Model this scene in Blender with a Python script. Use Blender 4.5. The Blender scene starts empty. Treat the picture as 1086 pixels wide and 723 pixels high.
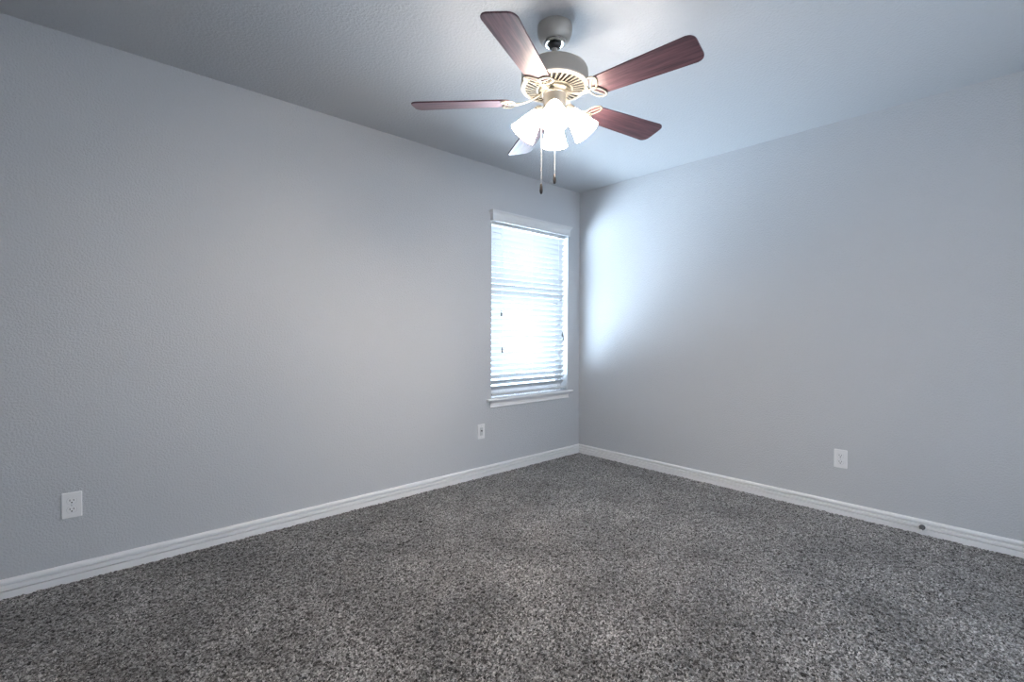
import bpy, bmesh, math, random
import numpy as np
from mathutils import Vector, Matrix

S = bpy.context.scene
COL = S.collection
R = math.radians
PI = math.pi
random.seed(7)

# ------------------------------------------------------------------ camera
CAM = Vector((-3.5143, -2.9120, 1.1143))
YAW, PITCH, ROLL, FPX = 0.739544865, -0.0142418646, 0.00278611084, 507.9
Fw = Vector((math.sin(YAW) * math.cos(PITCH), math.cos(YAW) * math.cos(PITCH), math.sin(PITCH)))
Rt = Vector((math.cos(YAW), -math.sin(YAW), 0))
Up = Rt.cross(Fw)
Rr = math.cos(ROLL) * Rt + math.sin(ROLL) * Up
Ur = -math.sin(ROLL) * Rt + math.cos(ROLL) * Up
cd = bpy.data.cameras.new('camera')
cd.sensor_width = 36.0
cd.lens = FPX / 1086 * 36.0
cd.clip_start = 0.02
cam = bpy.data.objects.new('camera', cd)
COL.objects.link(cam)
M = Matrix((Rr, Ur, -Fw)).transposed().to_4x4()
M.translation = CAM
cam.matrix_world = M
S.camera = cam

# ------------------------------------------------------------------ exposure, sky, daylight
S.view_settings.view_transform = 'Standard'
S.view_settings.look = 'None'
S.view_settings.gamma = 1.0
S.view_settings.use_curve_mapping = False
S.view_settings.exposure = 0.13
S.cycles.denoising_prefilter = 'NONE'     # keeps the fine carpet and paint texture crisp
SKY = 45.0            # daylight strength
SKY_UP = (0.60, 0.78, 1.0)
SKY_DOWN = (0.69, 0.835, 1.0)
GROUND = 0.10
SHADE_E = 34.0
BULB_E = 1450.0
FILL_W = 168.0
LAMP_COL = (1.0, 0.87, 0.745)

w = bpy.data.worlds.new('sky')
S.world = w
w.use_nodes = True
nt = w.node_tree
nt.nodes.clear()
wo = nt.nodes.new('ShaderNodeOutputWorld')
bg = nt.nodes.new('ShaderNodeBackground')
tc = nt.nodes.new('ShaderNodeTexCoord')
sx = nt.nodes.new('ShaderNodeSeparateXYZ')
rp = nt.nodes.new('ShaderNodeValToRGB')
mp = nt.nodes.new('ShaderNodeMapRange')
mp.inputs['From Min'].default_value = -1
mp.inputs['From Max'].default_value = 1
nt.links.new(tc.outputs['Generated'], sx.inputs[0])
nt.links.new(sx.outputs['Z'], mp.inputs['Value'])
nt.links.new(mp.outputs[0], rp.inputs[0])
nt.links.new(rp.outputs[0], bg.inputs[0])
nt.links.new(bg.outputs[0], wo.inputs[0])
e = rp.color_ramp.elements          # bright sunlit yard; sky above and ground below dimmed so slat lines show
dim = lambda c, k: tuple(v * k for v in c) + (1,)
e[0].position = 0.0
e[0].color = dim(SKY_DOWN, GROUND)
e[1].position = 1.0
e[1].color = dim(SKY_UP, 0.05)
for pos_, col_ in ((0.12, dim(SKY_DOWN, GROUND)), (0.18, dim(SKY_DOWN, 1.0)), (0.37, dim(SKY_DOWN, 1.0)), (0.44, dim(SKY_DOWN, 0.11)), (0.62, dim(SKY_UP, 0.10))):
    n1 = e.new(pos_); n1.color = col_
bg.inputs['Strength'].default_value = SKY

pd = bpy.data.lights.new('window_portal', 'AREA')   # guides sky sampling through the window
pd.shape = 'RECTANGLE'
pd.size, pd.size_y = 0.95, 1.45
pd.cycles.is_portal = True
po = bpy.data.objects.new('window_portal', pd)
COL.objects.link(po)
po.location = (-0.622, 0.16, 1.30)
po.rotation_euler = (-PI / 2, 0, 0)


hd = bpy.data.lights.new('fill_light', 'AREA')      # added fill light behind the camera, no known source there
hd.shape = 'RECTANGLE'
hd.size, hd.size_y = 2.20, 1.95
hd.energy = FILL_W
hd.color = (0.80, 0.90, 1.0)
ho = bpy.data.objects.new('fill_light', hd)
COL.objects.link(ho)
ho.location = (-1.975, -4.12, 1.02)
ho.rotation_euler = (PI / 2, 0, PI)


# ------------------------------------------------------------------ materials
def mat(name, color, rough=0.5, metal=0.0, spec=0.5):
    m = bpy.data.materials.new(name)
    m.use_nodes = True
    b = m.node_tree.nodes['Principled BSDF']
    b.inputs['Base Color'].default_value = (*color, 1)
    b.inputs['Roughness'].default_value = rough
    b.inputs['Metallic'].default_value = metal
    b.inputs['Specular IOR Level'].default_value = spec
    return m


def nodes(m):
    return m.node_tree, m.node_tree.nodes['Principled BSDF']


def paint(name, color, scale, dist, strength, rough=0.75):
    """wall paint over a sprayed drywall texture"""
    m = mat(name, color, rough, 0, 0.35)
    t, b = nodes(m)
    tc = t.nodes.new('ShaderNodeTexCoord')
    n1 = t.nodes.new('ShaderNodeTexNoise'); n1.inputs['Scale'].default_value = scale
    n1.inputs['Detail'].default_value = 3; n1.inputs['Roughness'].default_value = 0.55
    r1 = t.nodes.new('ShaderNodeValToRGB')
    r1.color_ramp.elements[0].position = 0.38; r1.color_ramp.elements[1].position = 0.66
    bp = t.nodes.new('ShaderNodeBump'); bp.inputs['Strength'].default_value = strength
    bp.inputs['Distance'].default_value = dist
    t.links.new(tc.outputs['Object'], n1.inputs['Vector'])
    t.links.new(n1.outputs['Fac'], r1.inputs[0])
    t.links.new(r1.outputs[0], bp.inputs['Height'])
    t.links.new(bp.outputs[0], b.inputs['Normal'])
    return m


def carpet_mat():
    m = mat('speckled_carpet', (0.1, 0.1, 0.1), 0.95, 0, 0.1)
    t, b = nodes(m)
    b.inputs['Sheen Weight'].default_value = 0.6
    b.inputs['Sheen Roughness'].default_value = 0.45
    N, L = t.nodes.new, t.links.new
    tc = N('ShaderNodeTexCoord')
    nz = N('ShaderNodeTexNoise'); nz.inputs['Scale'].default_value = 170; nz.inputs['Detail'].default_value = 2
    mx = N('ShaderNodeMix'); mx.data_type = 'VECTOR'; mx.inputs['Factor'].default_value = 0.010
    L(tc.outputs['Object'], nz.inputs['Vector'])
    L(tc.outputs['Object'], mx.inputs[4]); L(nz.outputs['Color'], mx.inputs[5])
    vo = N('ShaderNodeTexVoronoi'); vo.inputs['Scale'].default_value = 175
    L(mx.outputs[1], vo.inputs['Vector'])
    sp = N('ShaderNodeSeparateColor'); L(vo.outputs['Color'], sp.inputs[0])
    cr = N('ShaderNodeValToRGB')
    el = cr.color_ramp.elements
    el[0].position = 0.0; el[0].color = (0.008, 0.007, 0.007, 1)
    el[1].position = 1.0; el[1].color = (0.60, 0.588, 0.585, 1)
    for pos, c in ((0.25, (0.030, 0.028, 0.026, 1)), (0.5, (0.130, 0.124, 0.120, 1)), (0.78, (0.30, 0.292, 0.288, 1))):
        q = el.new(pos); q.color = c
    L(sp.outputs[0], cr.inputs[0])
    # pile lying this way and that: broad soft patches
    pn = N('ShaderNodeTexNoise'); pn.inputs['Scale'].default_value = 2.6; pn.inputs['Detail'].default_value = 5
    pn.inputs['Roughness'].default_value = 0.62
    L(tc.outputs['Object'], pn.inputs['Vector'])
    mr = N('ShaderNodeMapRange'); mr.inputs['From Min'].default_value = 0.32; mr.inputs['From Max'].default_value = 0.68
    mr.inputs['To Min'].default_value = 0.50; mr.inputs['To Max'].default_value = 1.22
    L(pn.outputs['Fac'], mr.inputs['Value'])
    ml = N('ShaderNodeVectorMath'); ml.operation = 'SCALE'
    L(cr.outputs[0], ml.inputs[0]); L(mr.outputs[0], ml.inputs['Scale'])
    L(ml.outputs[0], b.inputs['Base Color'])
    bp = N('ShaderNodeBump'); bp.inputs['Strength'].default_value = 0.5; bp.inputs['Distance'].default_value = 0.004
    bp.invert = True
    L(vo.outputs['Distance'], bp.inputs['Height'])
    L(bp.outputs[0], b.inputs['Normal'])
    return m


def wood_mat():
    m = mat('mahogany_veneer', (0.1, 0.03, 0.03), 0.40, 0, 0.4)
    t, b = nodes(m)
    N, L = t.nodes.new, t.links.new
    tc = N('ShaderNodeTexCoord')
    mpn = N('ShaderNodeMapping'); mpn.inputs['Scale'].default_value = (3.0, 55, 55)
    n = N('ShaderNodeTexNoise'); n.inputs['Scale'].default_value = 1.6; n.inputs['Detail'].default_value = 6
    n.inputs['Roughness'].default_value = 0.65
    cr = N('ShaderNodeValToRGB')
    el = cr.color_ramp.elements
    el[0].position = 0.30; el[0].color = (0.055, 0.030, 0.038, 1)
    el[1].position = 0.72; el[1].color = (0.24, 0.110, 0.128, 1)
    L(tc.outputs['Object'], mpn.inputs[0]); L(mpn.outputs[0], n.inputs['Vector'])
    L(n.outputs['Fac'], cr.inputs[0]); L(cr.outputs[0], b.inputs['Base Color'])
    return m


def glass_mat():
    m = bpy.data.materials.new('clear_glass')
    m.use_nodes = True
    t = m.node_tree
    t.nodes.clear()
    o = t.nodes.new('ShaderNodeOutputMaterial')
    tr = t.nodes.new('ShaderNodeBsdfTransparent'); tr.inputs[0].default_value = (0.95, 0.97, 0.97, 1)
    gl = t.nodes.new('ShaderNodeBsdfGlossy'); gl.inputs['Roughness'].default_value = 0.02
    mx = t.nodes.new('ShaderNodeMixShader'); mx.inputs[0].default_value = 0.06
    t.links.new(tr.outputs[0], mx.inputs[1]); t.links.new(gl.outputs[0], mx.inputs[2])
    t.links.new(mx.outputs[0], o.inputs[0])
    return m


def lit_glass_mat(name, strength):
    m = mat(name, (0.9, 0.88, 0.85), 0.35)
    _, b = nodes(m)
    b.inputs['Emission Color'].default_value = (*LAMP_COL, 1)
    b.inputs['Emission Strength'].default_value = strength
    return m


WALL = (0.525, 0.54, 0.565)
M_wall = paint('gray_wall_paint', WALL, 115, 0.0032, 0.45)
M_ceil = paint('gray_ceiling_paint', (0.54, 0.555, 0.58), 75, 0.004, 0.36, 0.85)
M_trim = mat('white_trim_paint', (0.80, 0.80, 0.81), 0.38)
M_carpet = carpet_mat()
M_wood = wood_mat()
M_glass = glass_mat()
M_blind = mat('white_blind_darkened', (0.55, 0.56, 0.575), 0.5)  # white blind darkened in colour so shade lines between slats show
M_valance = mat('white_valance', (0.67, 0.68, 0.69), 0.5)
M_vinyl = mat('white_vinyl', (0.80, 0.81, 0.82), 0.4)
M_nickel = mat('satin_nickel', (0.47, 0.445, 0.41), 0.55, 0.6)
M_bright = mat('polished_nickel', (0.72, 0.70, 0.67), 0.22, 0.9)
M_dark = mat('dark_interior', (0.03, 0.03, 0.032), 0.7)
M_ball = mat('dark_ball', (0.035, 0.033, 0.032), 0.45)
M_iron = mat('antique_nickel', (0.28, 0.255, 0.205), 0.5, 0.5)
M_shade = lit_glass_mat('lit_frosted_glass', SHADE_E)
M_bulb = lit_glass_mat('lit_bulb', BULB_E)
M_chain = mat('chain_metal', (0.80, 0.79, 0.77), 0.4, 0.3)
M_fob = mat('dark_wood_fob', (0.020, 0.013, 0.012), 0.4)
M_plate = mat('white_plastic', (0.80, 0.80, 0.81), 0.35)
M_slot = mat('slot_black', (0.015, 0.015, 0.015), 0.6)
M_grayface = mat('pale_gray_plastic', (0.55, 0.57, 0.58), 0.4)
M_steel = mat('spring_steel', (0.13, 0.13, 0.135), 0.35, 0.7)
M_rubber = mat('white_rubber', (0.75, 0.75, 0.75), 0.6)
M_tassel = mat('backlit_tassel', (0.10, 0.10, 0.105), 0.5)  # dark from backlight, that shade put into the tassel colour
M_cord = mat('white_cord', (0.78, 0.79, 0.80), 0.8)


# ------------------------------------------------------------------ mesh helpers
def obj(name, bm, m, parent=None, smooth=False, angle=None):
    bmesh.ops.recalc_face_normals(bm, faces=bm.faces[:])
    me = bpy.data.meshes.new(name)
    if smooth:
        for f in bm.faces:
            f.smooth = True
        if angle is not None:
            for ed in bm.edges:
                if len(ed.link_faces) == 2 and ed.calc_face_angle(0) > R(angle):
                    ed.smooth = False
    bm.to_mesh(me)
    bm.free()
    for k in (m if isinstance(m, (list, tuple)) else [m]):
        me.materials.append(k)
    o = bpy.data.objects.new(name, me)
    COL.objects.link(o)
    if parent:
        o.parent = parent
    return o


def copy_to(o, parent):
    c = o.copy()
    COL.objects.link(c)
    c.parent = parent
    return c


def tag(o, label=None, cat=None, group=None, kind=None):
    for k, v in (('label', label), ('category', cat), ('group', group), ('kind', kind)):
        if v:
            o[k] = v
    return o


def empty(name, loc, rz=0):
    o = bpy.data.objects.new(name, None)
    o.empty_display_size = 0.1
    COL.objects.link(o)
    o.location = loc
    o.rotation_euler = (0, 0, rz)
    return o


def add_box(bm, c, s, bevel=0.0, seg=2, mx=None):
    r = bmesh.ops.create_cube(bm, size=1.0)
    vs = r['verts']
    for v in vs:
        v.co = Vector((v.co.x * s[0], v.co.y * s[1], v.co.z * s[2])) + Vector(c)
    if bevel:
        eds = list({ed for v in vs for ed in v.link_edges})
        q = bmesh.ops.bevel(bm, geom=eds, offset=bevel, segments=seg, affect='EDGES', profile=0.5)
        vs = list({v for f in q['faces'] for v in f.verts} | {v for v in vs if v.is_valid})
    if mx is not None:
        for v in vs:
            v.co = mx @ v.co
    return vs


def add_lathe(bm, prof, seg=48, mx=None, cap=True):
    rings = []
    for r, z in prof:
        if r < 1e-6:
            rings.append([bm.verts.new((0, 0, z))])
        else:
            rings.append([bm.verts.new((r * math.cos(2 * PI * i / seg), r * math.sin(2 * PI * i / seg), z)) for i in range(seg)])
    for a, b in zip(rings, rings[1:]):
        for i in range(seg):
            j = (i + 1) % seg
            if len(a) == 1 and len(b) == 1:
                break
            if len(a) == 1:
                bm.faces.new((a[0], b[j], b[i]))
            elif len(b) == 1:
                bm.faces.new((a[i], a[j], b[0]))
            else:
                bm.faces.new((a[i], a[j], b[j], b[i]))
    if cap:
        for ring in (rings[0], rings[-1]):
            if len(ring) > 2:
                bm.faces.new(ring)
    if mx is not None:
        for ring in rings:
            for v in ring:
                v.co = mx @ v.co


def add_tube(bm, pts, r, seg=8, closed=False, sy=1.0, up=Vector((0, 0, 1))):
    """sweep an ellipse (half width r, half height r*sy along up) along pts"""
    pts = [Vector(p) for p in pts]
    n = len(pts)
    rings = []
    for i, p in enumerate(pts):
        a = pts[(i - 1) % n] if (closed or i > 0) else p
        b = pts[(i + 1) % n] if (closed or i < n - 1) else p
        d = (b - a).normalized()
        s = d.cross(up)
        if s.length < 1e-4:
            s = d.cross(Vector((1, 0, 0)))
        s.normalize()
        u = s.cross(d).normalized()
        rr = r[i] if isinstance(r, (list, tuple)) else r
        rings.append([bm.verts.new(p + s * rr * math.cos(2 * PI * k / seg) + u * rr * sy * math.sin(2 * PI * k / seg)) for k in range(seg)])
    m = n if closed else n - 1
    for i in range(m):
        a, b = rings[i], rings[(i + 1) % n]
        for k in range(seg):
            bm.faces.new((a[k], a[(k + 1) % seg], b[(k + 1) % seg], b[k]))
    if not closed:
        bm.faces.new(rings[0]); bm.faces.new(rings[-1])


def add_prism(bm, outline, z0, z1):
    lo = [bm.verts.new((x, y, z0)) for x, y in outline]
    hi = [bm.verts.new((x, y, z1)) for x, y in outline]
    n = len(outline)
    bm.faces.new(lo[::-1]); bm.faces.new(hi)
    for i in range(n):
        j = (i + 1) % n
        bm.faces.new((lo[i], lo[j], hi[j], hi[i]))


def add_loft(bm, A, B):
    """close two matching outlines (lists of points) into a solid bar"""
    a = [bm.verts.new(p) for p in A]
    b = [bm.verts.new(p) for p in B]
    n = len(a)
    for i in range(n):
        j = (i + 1) % n
        bm.faces.new((a[i], a[j], b[j], b[i]))
    bm.faces.new(a[::-1]); bm.faces.new(b)


def ring_outline(w_, h_, r, n=6):
    pts = []
    for cx, cy, a0 in ((w_ / 2 - r, h_ / 2 - r, 0), (-w_ / 2 + r, h_ / 2 - r, 90), (-w_ / 2 + r, -h_ / 2 + r, 180), (w_ / 2 - r, -h_ / 2 + r, 270)):
        for k in range(n + 1):
            a = R(a0 + 90 * k / n)
            pts.append((cx + r * math.cos(a), cy + r * math.sin(a)))
    return pts


# ------------------------------------------------------------------ the room
H = 2.44
X0, Y0 = -4.75, -3.95        # the walls behind the camera
T = 0.14
OX0, OX1, OZ0, OZ1 = -1.080, -0.165, 0.585, 2.002   # window opening


def struct(name, bm, m, parent=None):
    o = obj(name, bm, m, parent)
    o['kind'] = 'structure'
    return o


bm = bmesh.new(); add_box(bm, (X0 / 2, (Y0 - 1.2) / 2, -0.059), (-X0 + 2 * T, -Y0 + 1.2 + 2 * T, 0.10)); struct('floor', bm, M_carpet)
bm = bmesh.new(); add_box(bm, (X0 / 2, (Y0 - 1.2) / 2, H + 0.05), (-X0 + 2 * T, -Y0 + 1.2 + 2 * T, 0.10)); struct('ceiling', bm, M_ceil)
bm = bmesh.new(); add_box(bm, (T / 2, Y0 / 2, H / 2), (T, -Y0 + 2 * T, H)); struct('wall_right', bm, M_wall)
bm = bmesh.new(); add_box(bm, (X0 - T / 2, Y0 / 2, H / 2), (T, -Y0 + 2 * T, H)); struct('wall_west', bm, M_wall)


def carpet_pile(step=0.006):
    """tufted surface: every grid point is a tuft of its own height"""
    nx, ny = int(-X0 / step) + 1, int(-Y0 / step) + 1
    rng = np.random.default_rng(3)
    gx, gy = np.meshgrid(np.linspace(X0, 0, nx), np.linspace(Y0, 0, ny), indexing='ij')
    hz = rng.uniform(-0.0065, 0.0045, (nx, ny))
    gx[1:-1, 1:-1] += rng.uniform(-0.0022, 0.0022, (nx - 2, ny - 2))
    gy[1:-1, 1:-1] += rng.uniform(-0.0022, 0.0022, (nx - 2, ny - 2))
    co = np.stack([gx, gy, hz], -1).reshape(-1, 3).astype(np.float32)
    idx = np.arange(nx * ny).reshape(nx, ny)
    q = np.stack([idx[:-1, :-1], idx[1:, :-1], idx[1:, 1:], idx[:-1, 1:]], -1).reshape(-1, 4).astype(np.int32)
    me = bpy.data.meshes.new('carpet_pile')
    me.vertices.add(len(co)); me.vertices.foreach_set('co', co.ravel())
    me.loops.add(q.size); me.loops.foreach_set('vertex_index', q.ravel())
    me.polygons.add(len(q))
    me.polygons.foreach_set('loop_start', np.arange(0, q.size, 4, dtype=np.int32))
    me.polygons.foreach_set('use_smooth', np.ones(len(q), dtype=bool))
    me.update(calc_edges=True)
    me.materials.append(M_carpet)
    o = bpy.data.objects.new('carpet_pile', me)
    COL.objects.link(o)
    o['kind'] = 'stuff'
    o['label'] = 'speckled gray cut pile carpet covering the whole floor'
    o['category'] = 'carpet'


carpet_pile()


def wall_with_opening(ox0, ox1, oz0, oz1, y0, y1, x0, x1):
    bm = bmesh.new()
    xs = [x0, ox0, ox1, x1]
    zs = [0.0, oz0, oz1, H] if oz0 > 0 else [0.0, oz1, H]
    nk = len(zs) - 1
    ok = 1 if oz0 > 0 else 0
    g = {}
    for s, y in ((0, y0), (1, y1)):
        for i, x in enumerate(xs):
            for k, z in enumerate(zs):
                g[s, i, k] = bm.verts.new((x, y, z))
    faces = set()
    for s in (0, 1):
        for i in range(3):
            for k in range(nk):
                if i == 1 and k == ok:
                    continue
                bm.faces.new((g[s, i, k], g[s, i + 1, k], g[s, i + 1, k + 1], g[s, i, k + 1]))
    for ed in [ed for ed in bm.edges if len(ed.link_faces) == 1]:      # close reveals and outer edges
        a, b = ed.verts
        if abs(a.co.y - y0) < 1e-6 and abs(b.co.y - y0) < 1e-6:
            find = lambda v: next(g[1, i, k] for (s, i, k), q in g.items() if s == 0 and q is v)
            faces.add((a, b, find(b), find(a)))
    for f in faces:
        bm.faces.new(f)
    return bm


struct('wall_left', wall_with_opening(OX0, OX1, OZ0, OZ1, 0.0, T, X0, 0.0), M_wall)
DX0, DX1, DZ = -3.10, -0.85, 2.06        # invented opening behind the camera, lets the fill light in
HY = -5.05                                # far side of the added box around the fill light
bm = bmesh.new()
add_box(bm, ((DX0 + DX1) / 2, HY - 0.05, H / 2), (3.0, 0.1, H))
struct('wall_fill_box', bm, M_wall)  # added box walls, keep sky light out of the invented opening
for nm, x in (('wall_fill_box_end', DX0 - 0.2), ('wall_fill_box_side', DX1 + 0.2)):
    bm = bmesh.new(); add_box(bm, (x, (HY + Y0 - T) / 2, H / 2), (0.1, Y0 - T - HY, H)); struct(nm, bm, M_wall)
struct('wall_back', wall_with_opening(DX0, DX1, 0.0, DZ, Y0, Y0 - T, X0, 0.0), M_wall)

BASE = [(0.0, -0.009), (0.0160, -0.009), (0.0160, 0.0296), (0.0152, 0.0304), (0.0030, 0.0306), (0.0030, 0.0344), (0.0150, 0.0346), (0.0158, 0.0356),
        (0.0156, 0.0490), (0.0140, 0.0515), (0.0025, 0.0523), (0.0015, 0.0545), (0.0015, 0.0602), (0.0115, 0.0605), (0.0132, 0.0618),
        (0.0136, 0.0660), (0.0128, 0.0710), (0.0102, 0.0755), (0.0060, 0.0785), (0.0, 0.0800)]


def base(name, f0, f1):
    bm = bmesh.new()
    add_loft(bm, [f0(d, z) for d, z in BASE], [f1(d, z) for d, z in BASE])
    struct(name, bm, M_trim)


base('baseboard_left', lambda d, z: (X0 + d, -d, z), lambda d, z: (-d, -d, z))
base('baseboard_right', lambda d, z: (-d, -d, z), lambda d, z: (-d, Y0 + d, z))
base('baseboard_back', lambda d, z: (-d, Y0 + d, z), lambda d, z: (DX1 + 0.06, Y0 + d, z))
base('baseboard_opening_side', lambda d, z: (DX0 - 0.06, Y0 + d, z), lambda d, z: (X0 + d, Y0 + d, z))
bm = bmesh.new()
for x in (DX0 - 0.03, DX1 + 0.03):
    add_box(bm, (x, Y0 + 0.008, DZ / 2 + 0.03), (0.06, 0.016, DZ + 0.06), 0.003)
add_box(bm, ((DX0 + DX1) / 2, Y0 + 0.008, DZ + 0.03), (DX1 - DX0, 0.016, 0.06), 0.003)
struct('trim_1', bm, M_trim)  # casing of the added opening
base('baseboard_west', lambda d, z: (X0 + d, Y0 + d, z), lambda d, z: (X0 + d, -d, z))

# ------------------------------------------------------------------ window_1: vinyl single-hung window, stool and apron
WX, WW = (OX0 + OX1) / 2, OX1 - OX0
SILL = 0.600


def frame_bm(x0, x1, z0, z1, y0, y1, wd, bottom=None):
    bm = bmesh.new()
    bt = bottom or wd
    yc, yd = (y0 + y1) / 2, y1 - y0
    add_box(bm, (x0 + wd / 2, yc, (z0 + z1) / 2), (wd, yd, z1 - z0), 0.003)
    add_box(bm, (x1 - wd / 2, yc, (z0 + z1) / 2), (wd, yd, z1 - z0), 0.003)
    add_box(bm, ((x0 + x1) / 2, yc, z1 - wd / 2), (x1 - x0 - 2 * wd, yd, wd), 0.003)
    add_box(bm, ((x0 + x1) / 2, yc, z0 + bt / 2), (x1 - x0 - 2 * wd, yd, bt), 0.003)
    return bm


win = struct('window_1', frame_bm(OX0, OX1, SILL, OZ1, 0.085, 0.139, 0.032), M_vinyl)
MEET = 1.362
obj('window_sash', frame_bm(OX0 + 0.032, OX1 - 0.032, SILL + 0.032, MEET + 0.02, 0.090, 0.110, 0.036), M_vinyl, win)
obj('window_sash', frame_bm(OX0 + 0.032, OX1 - 0.032, MEET - 0.02, OZ1 - 0.032, 0.112, 0.130, 0.036), M_vinyl, win)
for z0, z1, y in ((SILL + 0.066, MEET - 0.014, 0.100), (MEET + 0.014, OZ1 - 0.066, 0.121)):
    bm = bmesh.new()
    add_box(bm, (WX, y, (z0 + z1) / 2), (WW - 0.132, 0.004, z1 - z0))
    obj('window_pane', bm, M_glass, win)
bm = bmesh.new()   # stool: slab in the reveal plus the nosing with horns
outl = [(OX0 + 0.001, 0.0845), (OX0 + 0.001, 0.0), (-1.130, 0.0), (-1.130, -0.032), (-0.116, -0.032), (-0.116, 0.0), (OX1 - 0.001, 0.0), (OX1 - 0.001, 0.0845)]
add_prism(bm, outl, SILL - 0.0145, SILL)
sharp = [ed for ed in bm.edges if all(v.co.y < -0.03 for v in ed.verts)]
bmesh.ops.bevel(bm, geom=sharp, offset=0.005, segments=3, affect='EDGES', profile=0.5)
obj('window_sill', bm, M_trim, win)
bm = bmesh.new()   # apron moulding under the stool, ends returned
AP = [(0.0, 0.530), (0.010, 0.530), (0.013, 0.533), (0.013, 0.540), (0.0095, 0.5435), (0.0095, 0.560), (0.012, 0.568), (0.019, 0.578), (0.022, 0.5855), (0.0, 0.5855)]
add_loft(bm, [(-1.108 + (0.022 - d) * 0.9, -d, z) for d, z in AP], [(-0.150 - (0.022 - d) * 0.9, -d, z) for d, z in AP])
obj('window_apron', bm, M_trim, win)

# ------------------------------------------------------------------ window blind
blind = tag(empty('window_blind', (WX, 0.0, SILL)),
            'white horizontal slat blind with a moulded valance, fully lowered over the glowing window', 'blind')


def bl(name, bm, m, parent=None, **k):
    bm.transform(Matrix.Translation((-WX, 0, -SILL)))
    return obj(name, bm, m, parent or blind, **k)


VAL = [(0.030, 2.003), (0.036, 2.004), (0.038, 2.012), (0.036, 2.018), (0.037, 2.050), (0.040, 2.062), (0.047, 2.072), (0.052, 2.076), (0.052, 2.088), (0.030, 2.089)]
bm = bmesh.new()
VX0, VX1 = -1.092, -0.176
fx = lambda d: max(0.0, d - 0.036)
add_loft(bm, [(VX0 - fx(d), -d, z) for d, z in VAL], [(VX1 + fx(d), -d, z) for d, z in VAL])
for xs_, xi in ((VX0, VX0 + 0.006), (VX1, VX1 - 0.006)):     # returns back to the wall
    sgn = -1 if xs_ < xi else 1
    add_loft(bm, [(xs_ + sgn * fx(d), -d if d > 0.031 else -0.030, z) for d, z in VAL][1:-1] + [(xi, -0.031, 2.089), (xi, -0.031, 2.003)],
             [(xs_ + sgn * fx(d), -0.001, z) for d, z in VAL][1:-1] + [(xi, -0.001, 2.089), (xi, -0.001, 2.003)])
bl('valance', bm, M_valance)
SX0, SX1 = OX0 + 0.006, OX1 - 0.034
SY = 0.028
bm = bmesh.new(); add_box(bm, ((SX0 + SX1) / 2, SY, 1.9925), (SX1 - SX0, 0.050, 0.017), 0.003); bl('head_rail', bm, M_blind)
TILT = R(44)
bm = bmesh.new()
cs, sn = math.cos(TILT), math.sin(TILT)
for k in range(29):
    z = 1.9525 - 0.04546 * k
    jig = random.uniform(-0.0015, 0.0015)
    # crowned slat, room edge up
    sec = []
    for q in range(7):
        u = -0.025 + 0.05 * q / 6
        sec.append((u, 0.0022 * (1 - (u / 0.025) ** 2) + 0.0014))
    low = [(u, h_ - 0.0028) for u, h_ in reversed(sec)]
    ring = [(SY + u * cs + h_ * sn, z - u * sn + h_ * cs) for u, h_ in sec + low]
    add_loft(bm, [(SX0 + jig, y, z_) for y, z_ in ring], [(SX1 + jig, y, z_) for y, z_ in ring])
bl('slat_panel', bm, M_blind)
bm = bmesh.new(); add_box(bm, ((SX0 + SX1) / 2, SY - 0.004, 0.632), (SX1 - SX0, 0.052, 0.017), 0.004); rail = bl('bottom_rail', bm, M_blind)
for px in (-0.62, -0.35):
    bm = bmesh.new(); add_lathe(bm, [(0, -0.002), (0.005, -0.002), (0.005, 0.0015), (0.003, 0.003), (0, 0.003)], 12)
    bm.transform(Matrix.Translation((px, SY - 0.031, 0.632)) @ Matrix.Rotation(PI / 2, 4, 'X')); bl('cord_plug', bm, M_grayface, rail)
for px in (-0.955, -0.62, -0.29):
    bm = bmesh.new()
    for yy in (SY - 0.0262, SY + 0.0262):
        add_tube(bm, [(px, yy, 1.960), (px, yy, 0.640)], 0.0009, 6)
    bl('ladder_cord', bm, M_cord)


def tassel_cord(name, x, y, ztip, tl=0.045):
    bm = bmesh.new(); add_tube(bm, [(x, y, 1.965), (x, y, ztip + tl - 0.002)], 0.0011, 6); c = bl(name, bm, M_cord)
    bm = bmesh.new()
    add_lathe(bm, [(0, 0), (0.0065, 0.001), (0.0078, 0.006), (0.0068, 0.018), (0.0042, 0.034), (0.0026, tl), (0, tl)], 12)
    bm.transform(Matrix.Translation((x, y, ztip))); bl('tassel', bm, M_tassel, c, smooth=True)


tassel_cord('tilt_cord', -0.986, -0.014, 1.258)
tassel_cord('tilt_cord', -0.978, -0.014, 0.964)
tassel_cord('lift_cord', -0.252, -0.014, 1.092)
tassel_cord('lift_cord', -0.243, -0.018, 1.060)

# ------------------------------------------------------------------ ceiling fan
FX, FY = -1.976, -1.494
fan = tag(empty('ceiling_fan', (FX, FY, H)),
          'satin nickel ceiling fan with five mahogany blades and a cluster of lit white glass shades', 'ceiling fan')
AZ = R(-137.33)              # towards the camera


def fl(name, bm, m, parent=None, **k):
    """fan part: heights in the builder are room heights"""
    bm.transform(Matrix.Translation((0, 0, -H)))
    return obj(name, bm, m, parent or fan, **k)


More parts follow.
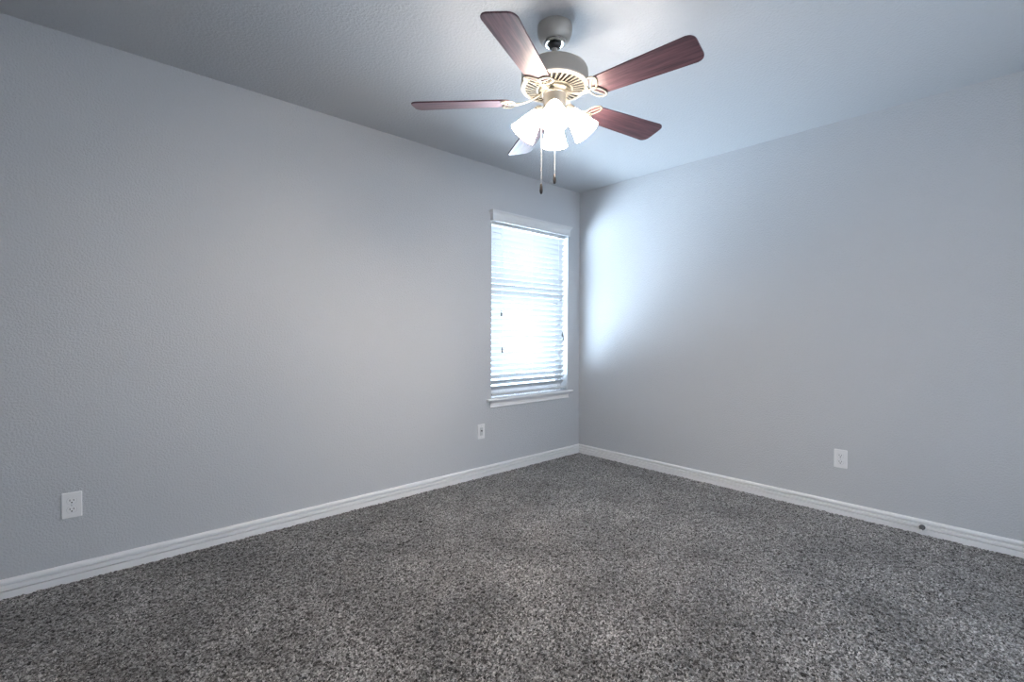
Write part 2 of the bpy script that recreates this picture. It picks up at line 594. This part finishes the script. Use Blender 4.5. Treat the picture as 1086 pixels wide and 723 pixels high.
bm = bmesh.new()
add_lathe(bm, [(0, 2.4399), (0.0735, 2.4399), (0.0745, 2.434), (0.0745, 2.418), (0.0725, 2.404), (0.067, 2.388), (0.060, 2.376), (0.055, 2.371), (0.051, 2.3695), (0.0, 2.3695)], 64)
canopy = fl('canopy', bm, M_nickel, smooth=True, angle=40)
bm = bmesh.new()
add_lathe(bm, [(0.030, 2.3700), (0.050, 2.3700), (0.0475, 2.3660), (0.037, 2.3635), (0.030, 2.3655)], 48, cap=False)
fl('trim_ring', bm, M_bright, canopy, smooth=True, angle=50)
bm = bmesh.new()
add_lathe(bm, [(0, 2.3725), (0.020, 2.372), (0.027, 2.366), (0.0285, 2.359), (0.024, 2.350), (0.017, 2.345), (0, 2.345)], 32)
fl('hanger_ball', bm, M_ball, smooth=True)
bm = bmesh.new()
add_lathe(bm, [(0, 2.350), (0.0125, 2.350), (0.0125, 2.283), (0.022, 2.278), (0.022, 2.262), (0, 2.262)], 32)
fl('downrod', bm, M_nickel, smooth=True, angle=40)
# motor housing: drum with rounded shoulder, open below for the vented ring
bm = bmesh.new()
add_lathe(bm, [(0.0, 2.274), (0.060, 2.2735), (0.100, 2.270), (0.125, 2.263), (0.137, 2.254), (0.1425, 2.243), (0.144, 2.228), (0.144, 2.196),
               (0.1465, 2.193), (0.1475, 2.187), (0.1465, 2.181), (0.143, 2.178), (0.134, 2.1775), (0.134, 2.188), (0.0, 2.188)], 96, cap=False)
motor = fl('motor_housing', bm, M_nickel, smooth=True, angle=40)
bm = bmesh.new()
add_lathe(bm, [(0.0, 2.1875), (0.1335, 2.1875), (0.1335, 2.1835), (0.0, 2.1835)], 64)
fl('motor_core', bm, M_dark, motor)
# vented ring: slots cut radially into a shallow cone
bm = bmesh.new()


def cone_z(r):
    return 2.1785 - (0.142 - r) * 0.17


NS = 34
for r0, r1 in ((0.126, 0.1435), (0.060, 0.080)):
    add_lathe(bm, [(r0, cone_z(r0)), (r1, cone_z(r1)), (r1, cone_z(r1) + 0.003), (r0, cone_z(r0) + 0.003), (r0, cone_z(r0))], 96, cap=False)
for k in range(NS):
    a = 2 * PI * k / NS
    da = 0.10
    quad = []
    for r, aa in ((0.079, a), (0.1265, a + da)):
        for sg in (-1, 1):
            hw = 0.0022 if r < 0.1 else 0.0042
            tx, ty = -math.sin(aa), math.cos(aa)
            quad.append((r * math.cos(aa) + sg * hw * tx, r * math.sin(aa) + sg * hw * ty, cone_z(r)))
    A_ = [quad[0], quad[1], quad[3], quad[2]]
    add_loft(bm, A_, [(x, y, z + 0.003) for x, y, z in A_])
fl('vent_ring', bm, M_iron, motor, smooth=True, angle=30)
# rotating hub below the motor
bm = bmesh.new()
add_lathe(bm, [(0, 2.180), (0.066, 2.180), (0.070, 2.172), (0.070, 2.160), (0.064, 2.153), (0.052, 2.150), (0, 2.150)], 64)
fl('flywheel', bm, M_iron, smooth=True, angle=40)
bm = bmesh.new()
add_lathe(bm, [(0, 2.152), (0.0490, 2.152), (0.0495, 2.147), (0.0475, 2.145), (0.0475, 2.085), (0.052, 2.081), (0.052, 2.066), (0.046, 2.052), (0.034, 2.040),
               (0.018, 2.033), (0.012, 2.026), (0.008, 2.018), (0, 2.016)], 64)
fl('switch_housing', bm, M_nickel, smooth=True, angle=35)

# blades and blade irons
BZ, PITCHB = 2.1195, R(-12.56)
PH0 = R(-82.64)


def blade_bm():
    out = []
    r0, r1, w0, w1 = 0.188, 0.620, 0.104, 0.133
    cr_ = 0.030
    # tip end, rounded corners (+y then -y), root end with larger rounding
    for k in range(9):
        a = R(90 * k / 8)
        out.append((r1 - cr_ + cr_ * math.cos(a), -(w1 / 2 - cr_) * -1 + cr_ * math.sin(a)))
    rr = 0.034
    for k in range(9):
        a = R(90 + 90 * k / 8)
        out.append((r0 + rr + rr * math.cos(a), w0 / 2 - rr + rr * math.sin(a)))
    out = out + [(x, -y) for x, y in reversed(out)]
    bm = bmesh.new()
    add_prism(bm, out, -0.003, 0.003)
    eds = [ed for ed in bm.edges if abs(ed.verts[0].co.z - ed.verts[1].co.z) < 1e-5]
    bmesh.ops.bevel(bm, geom=eds, offset=0.0012, segments=2, affect='EDGES', profile=0.5)
    return bm


def iron_bm():
    """curved arm that forks into two open leaf loops under the blade root"""
    bm = bmesh.new()
    z = -0.0062
    arm = []
    for k in range(9):
        t = k / 8
        x = 0.056 + (0.176 - 0.056) * t
        arm.append((x, 0.006 * math.sin(PI * t), z + 0.040 * (1 - t) ** 1.6 - 0.006 * math.sin(PI * t)))
    add_tube(bm, arm, [0.013 - 0.006 * math.sin(PI * k / 8) for k in range(9)], 10, sy=0.42)
    for sg in (1, -1):
        ang = sg * R(56)
        c = Vector((0.200, sg * 0.0285, z))
        d = Vector((math.cos(ang), math.sin(ang), 0)); n_ = Vector((-math.sin(ang), math.cos(ang), 0))
        loop = []
        for k in range(28):
            a = 2 * PI * k / 28
            wd = 0.0225 * (abs(math.sin(a)) ** 0.85) * (1 if math.sin(a) >= 0 else -1)
            loop.append(c + d * 0.036 * math.cos(a) + n_ * wd)
        add_tube(bm, loop, 0.0037, 8, closed=True, sy=0.7)
        add_tube(bm, [c - d * 0.033, c, c + d * 0.033], 0.0024, 8, sy=0.8)
        add_tube(bm, [(0.168, 0, z), c - d * 0.035], 0.0055, 8, sy=0.7)
    add_lathe(bm, [(0, 0.004), (0.0075, 0.004), (0.0075, -0.002), (0.004, -0.004), (0, -0.004)], 14, Matrix.Translation((0.200, 0, z)))
    add_tube(bm, [(0.165, 0, z), (0.204, 0, z)], 0.005, 8, sy=0.6)
    return bm


blade0 = obj('blade', blade_bm(), M_wood, fan)
iron0 = obj('blade_iron', iron_bm(), M_iron, fan, smooth=True, angle=50)
for k in range(5):
    for src, nm in ((blade0, 'blade'), (iron0, 'blade_iron')):
        o = src if k == 0 else copy_to(src, fan)
        o.location = (0, 0, BZ - H)
        o.rotation_euler = (PITCHB, 0, PH0 + k * 2 * PI / 5)

# light kit: four arms, sockets, bell shades, bulbs
LT = R(52.5)
shade_prof = [(0.0215, -0.004), (0.0235, 0.004), (0.0260, 0.012), (0.0310, 0.026), (0.0370, 0.045), (0.0430, 0.066), (0.0490, 0.088), (0.0550, 0.108), (0.0605, 0.122)]
inner = [(r - 0.003, z) for r, z in reversed(shade_prof)]
proto = {}
for k in range(4):
    a = AZ + k * PI / 2
    # local +Z of the shade runs outwards and down
    ax = Vector((math.cos(LT), 0, -math.sin(LT)))
    neck = Vector((0.064, 0, 2.079 - H))
    Mx = Matrix.Translation(neck) @ ax.to_track_quat('Z', 'Y').to_matrix().to_4x4()
    if k == 0:
        bm = bmesh.new()
        add_tube(bm, [(0.040, 0, 2.072 - H), (0.052, 0, 2.082 - H), neck - ax * 0.012], [0.011, 0.012, 0.013], 14)
        add_lathe(bm, [(0, -0.020), (0.015, -0.020), (0.022, -0.014), (0.026, -0.004), (0.0275, 0.006), (0.0270, 0.012), (0.0252, 0.012), (0.0240, 0.004), (0, -0.004)], 32, Mx)
        proto['light_arm'] = obj('light_arm', bm, M_nickel, fan, smooth=True, angle=40)
        bm = bmesh.new(); add_lathe(bm, shade_prof + inner + [shade_prof[0]], 48, Mx, cap=False)
        proto['lamp_shade'] = obj('lamp_shade', bm, M_shade, fan, smooth=True)
        bm = bmesh.new()
        add_lathe(bm, [(0, -0.002), (0.012, -0.002), (0.012, 0.018), (0.015, 0.028), (0.021, 0.046), (0.0235, 0.060), (0.021, 0.074), (0.013, 0.084), (0, 0.088)], 24, Mx)
        proto['bulb'] = obj('bulb', bm, M_bulb, proto['lamp_shade'], smooth=True)
        for nm in ('light_arm', 'lamp_shade'):
            proto[nm].rotation_euler = (0, 0, a)
    else:
        for nm in ('light_arm', 'lamp_shade'):
            o = copy_to(proto[nm], fan)
            o.rotation_euler = (0, 0, a)
            if nm == 'lamp_shade':
                copy_to(proto['bulb'], o)


# pull chains with turned wooden fobs
def pull_chain(ang, rad, ztop, ztip):
    x, y = rad * math.cos(ang), rad * math.sin(ang)
    fob = 0.046
    bm = bmesh.new()
    prof = [(0, ztop)]
    n = int((ztop - ztip - fob) / 0.0042)
    for i in range(n):
        z = ztop - i * (ztop - ztip - fob) / n
        dz = (ztop - ztip - fob) / n
        prof += [(0.0006, z - 0.0004), (0.0012, z - dz * 0.35), (0.0012, z - dz * 0.65)]
    prof += [(0.0008, ztip + fob), (0, ztip + fob)]
    add_lathe(bm, prof, 6, Matrix.Translation((x, y, 0)))
    add_tube(bm, [(x * 0.72, y * 0.72, ztop + 0.004), (x, y, ztop + 0.001)], 0.003, 8)
    c = fl('pull_chain', bm, M_chain)
    bm = bmesh.new()
    add_lathe(bm, [(0, ztip), (0.0040, ztip + 0.001), (0.0066, ztip + 0.008), (0.0072, ztip + 0.016), (0.0060, ztip + 0.030), (0.0040, ztip + 0.041), (0.0022, ztip + fob), (0, ztip + fob)], 16, Matrix.Translation((x, y, 0)))
    fl('chain_fob', bm, M_fob, c, smooth=True)


pull_chain(AZ - R(88), 0.056, 2.064, 1.722)
pull_chain(AZ + R(178), 0.054, 2.064, 1.782)


# ------------------------------------------------------------------ wall plates
def plate_bm(wd=0.070, ht=0.1145, t=0.0055):
    """cover plate lying in XZ, face towards -Y, back on y = 0"""
    bm = bmesh.new()
    A_ = ring_outline(wd, ht, 0.003, 4)
    B_ = ring_outline(wd - 0.006, ht - 0.006, 0.003, 4)
    add_loft(bm, [(x, 0.0, z) for x, z in A_], [(x, -t * 0.55, z) for x, z in A_])
    a = [bm.verts.new((x, -t * 0.55, z)) for x, z in A_]
    b = [bm.verts.new((x, -t, z)) for x, z in B_]
    n = len(a)
    for i in range(n):
        bm.faces.new((a[i], a[(i + 1) % n], b[(i + 1) % n], b[i]))
    bm.faces.new(b)
    bmesh.ops.remove_doubles(bm, verts=bm.verts[:], dist=1e-5)
    return bm


def receptacle_bm(zc):
    bm = bmesh.new()
    pts = []
    for k in range(40):        # round face flattened at top and bottom
        a = 2 * PI * k / 40
        pts.append((0.0168 * math.cos(a), max(-0.0138, min(0.0138, 0.0168 * math.sin(a)))))
    add_loft(bm, [(x, -0.0050, zc + z) for x, z in pts], [(x, -0.0072, zc + z) for x, z in pts])
    return bm


def gap_bm(zc):
    bm = bmesh.new()
    pts = [(0.0180 * math.cos(2 * PI * k / 40), max(-0.0149, min(0.0149, 0.0180 * math.sin(2 * PI * k / 40)))) for k in range(40)]
    add_loft(bm, [(x, -0.0046, zc + z) for x, z in pts], [(x, -0.00575, zc + z) for x, z in pts])
    return bm


def slots_bm(zc):
    bm = bmesh.new()
    add_box(bm, (-0.0064, -0.0073, zc + 0.0035), (0.0024, 0.0006, 0.0090))
    add_box(bm, (0.0064, -0.0073, zc + 0.0035), (0.0024, 0.0006, 0.0075))
    add_lathe(bm, [(0, -0.0003), (0.0029, -0.0003), (0.0029, 0.0003), (0, 0.0003)], 14, Matrix.Translation((0, -0.0073, zc - 0.0068)) @ Matrix.Rotation(PI / 2, 4, 'X'))
    return bm


def screw_bm(zc):
    bm = bmesh.new()
    add_lathe(bm, [(0, -0.0004), (0.0033, -0.0004), (0.0030, 0.0008), (0.0012, 0.0013), (0, 0.0013)], 14, Matrix.Translation((0, -0.0055, zc)) @ Matrix.Rotation(PI / 2, 4, 'X'))
    return bm


def outlet(loc, rz, label):
    o = tag(empty('wall_outlet', loc, rz), label, 'outlet')
    obj('cover_plate', plate_bm(), M_plate, o)
    for zc in (0.0195, -0.0195):
        r = obj('receptacle', receptacle_bm(zc), M_plate, o)
        obj('receptacle_gap', gap_bm(zc), M_grayface, r)
        obj('socket_slots', slots_bm(zc), M_slot, r)
    obj('screw', screw_bm(0.0), M_grayface, o)
    return o


outlet((-3.531, 0.0, 0.3425), 0, 'white duplex outlet on the same wall as the window, far from the corner')
outlet((0.0, -2.098, 0.3455), -PI / 2, 'white duplex outlet on the bare wall that has no window')
jk = tag(empty('cable_wall_plate', (-1.183, 0.0, 0.3560)), 'small white wall plate with a gray connector below the window sill end', 'wall plate')
obj('cover_plate', plate_bm(), M_plate, jk)
bm = bmesh.new(); add_box(bm, (0, -0.0058, 0.0), (0.030, 0.0026, 0.062), 0.001); fcp = obj('connector_insert', bm, M_grayface, jk)
bm = bmesh.new(); add_lathe(bm, [(0, 0.0), (0.0055, 0.0), (0.0055, 0.006), (0.0045, 0.009), (0, 0.009)], 16, Matrix.Translation((0, -0.0068, 0.006)) @ Matrix.Rotation(PI / 2, 4, 'X'))
obj('connector', bm, M_steel, jk, smooth=True, angle=40)
for zc in (0.042, -0.042):
    obj('screw', screw_bm(zc), M_grayface, jk)

# ------------------------------------------------------------------ door stop on the right baseboard
ds = tag(empty('door_stop', (-0.0152, -2.492, 0.040), PI / 2), 'small spring door stop with white tip, sticking out from the white baseboard', 'door stop')
# local +Y points away from the wall
Q = Matrix.Rotation(-PI / 2, 4, 'X')
bm = bmesh.new(); add_lathe(bm, [(0, 0), (0.0140, 0), (0.0140, 0.006), (0.0115, 0.010), (0.007, 0.013), (0, 0.013)], 24, Q); obj('mounting_base', bm, M_steel, ds, smooth=True, angle=40)
coil = []
for k in range(150):
    t = k / 149
    a = 2 * PI * 11 * t
    rr = 0.0078 - 0.0018 * t
    coil.append((rr * math.cos(a), 0.007 + 0.048 * t, rr * math.sin(a) - 0.006 * t * t))
bm = bmesh.new(); add_tube(bm, coil, 0.0016, 6, up=Vector((0, 1, 0))); obj('spring', bm, M_steel, ds, smooth=True)
bm = bmesh.new(); add_lathe(bm, [(0, 0.052), (0.0085, 0.052), (0.0095, 0.056), (0.0095, 0.066), (0.0075, 0.071), (0, 0.072)], 20, Matrix.Translation((0, 0, -0.006)) @ Q); obj('rubber_tip', bm, M_rubber, ds, smooth=True, angle=50)
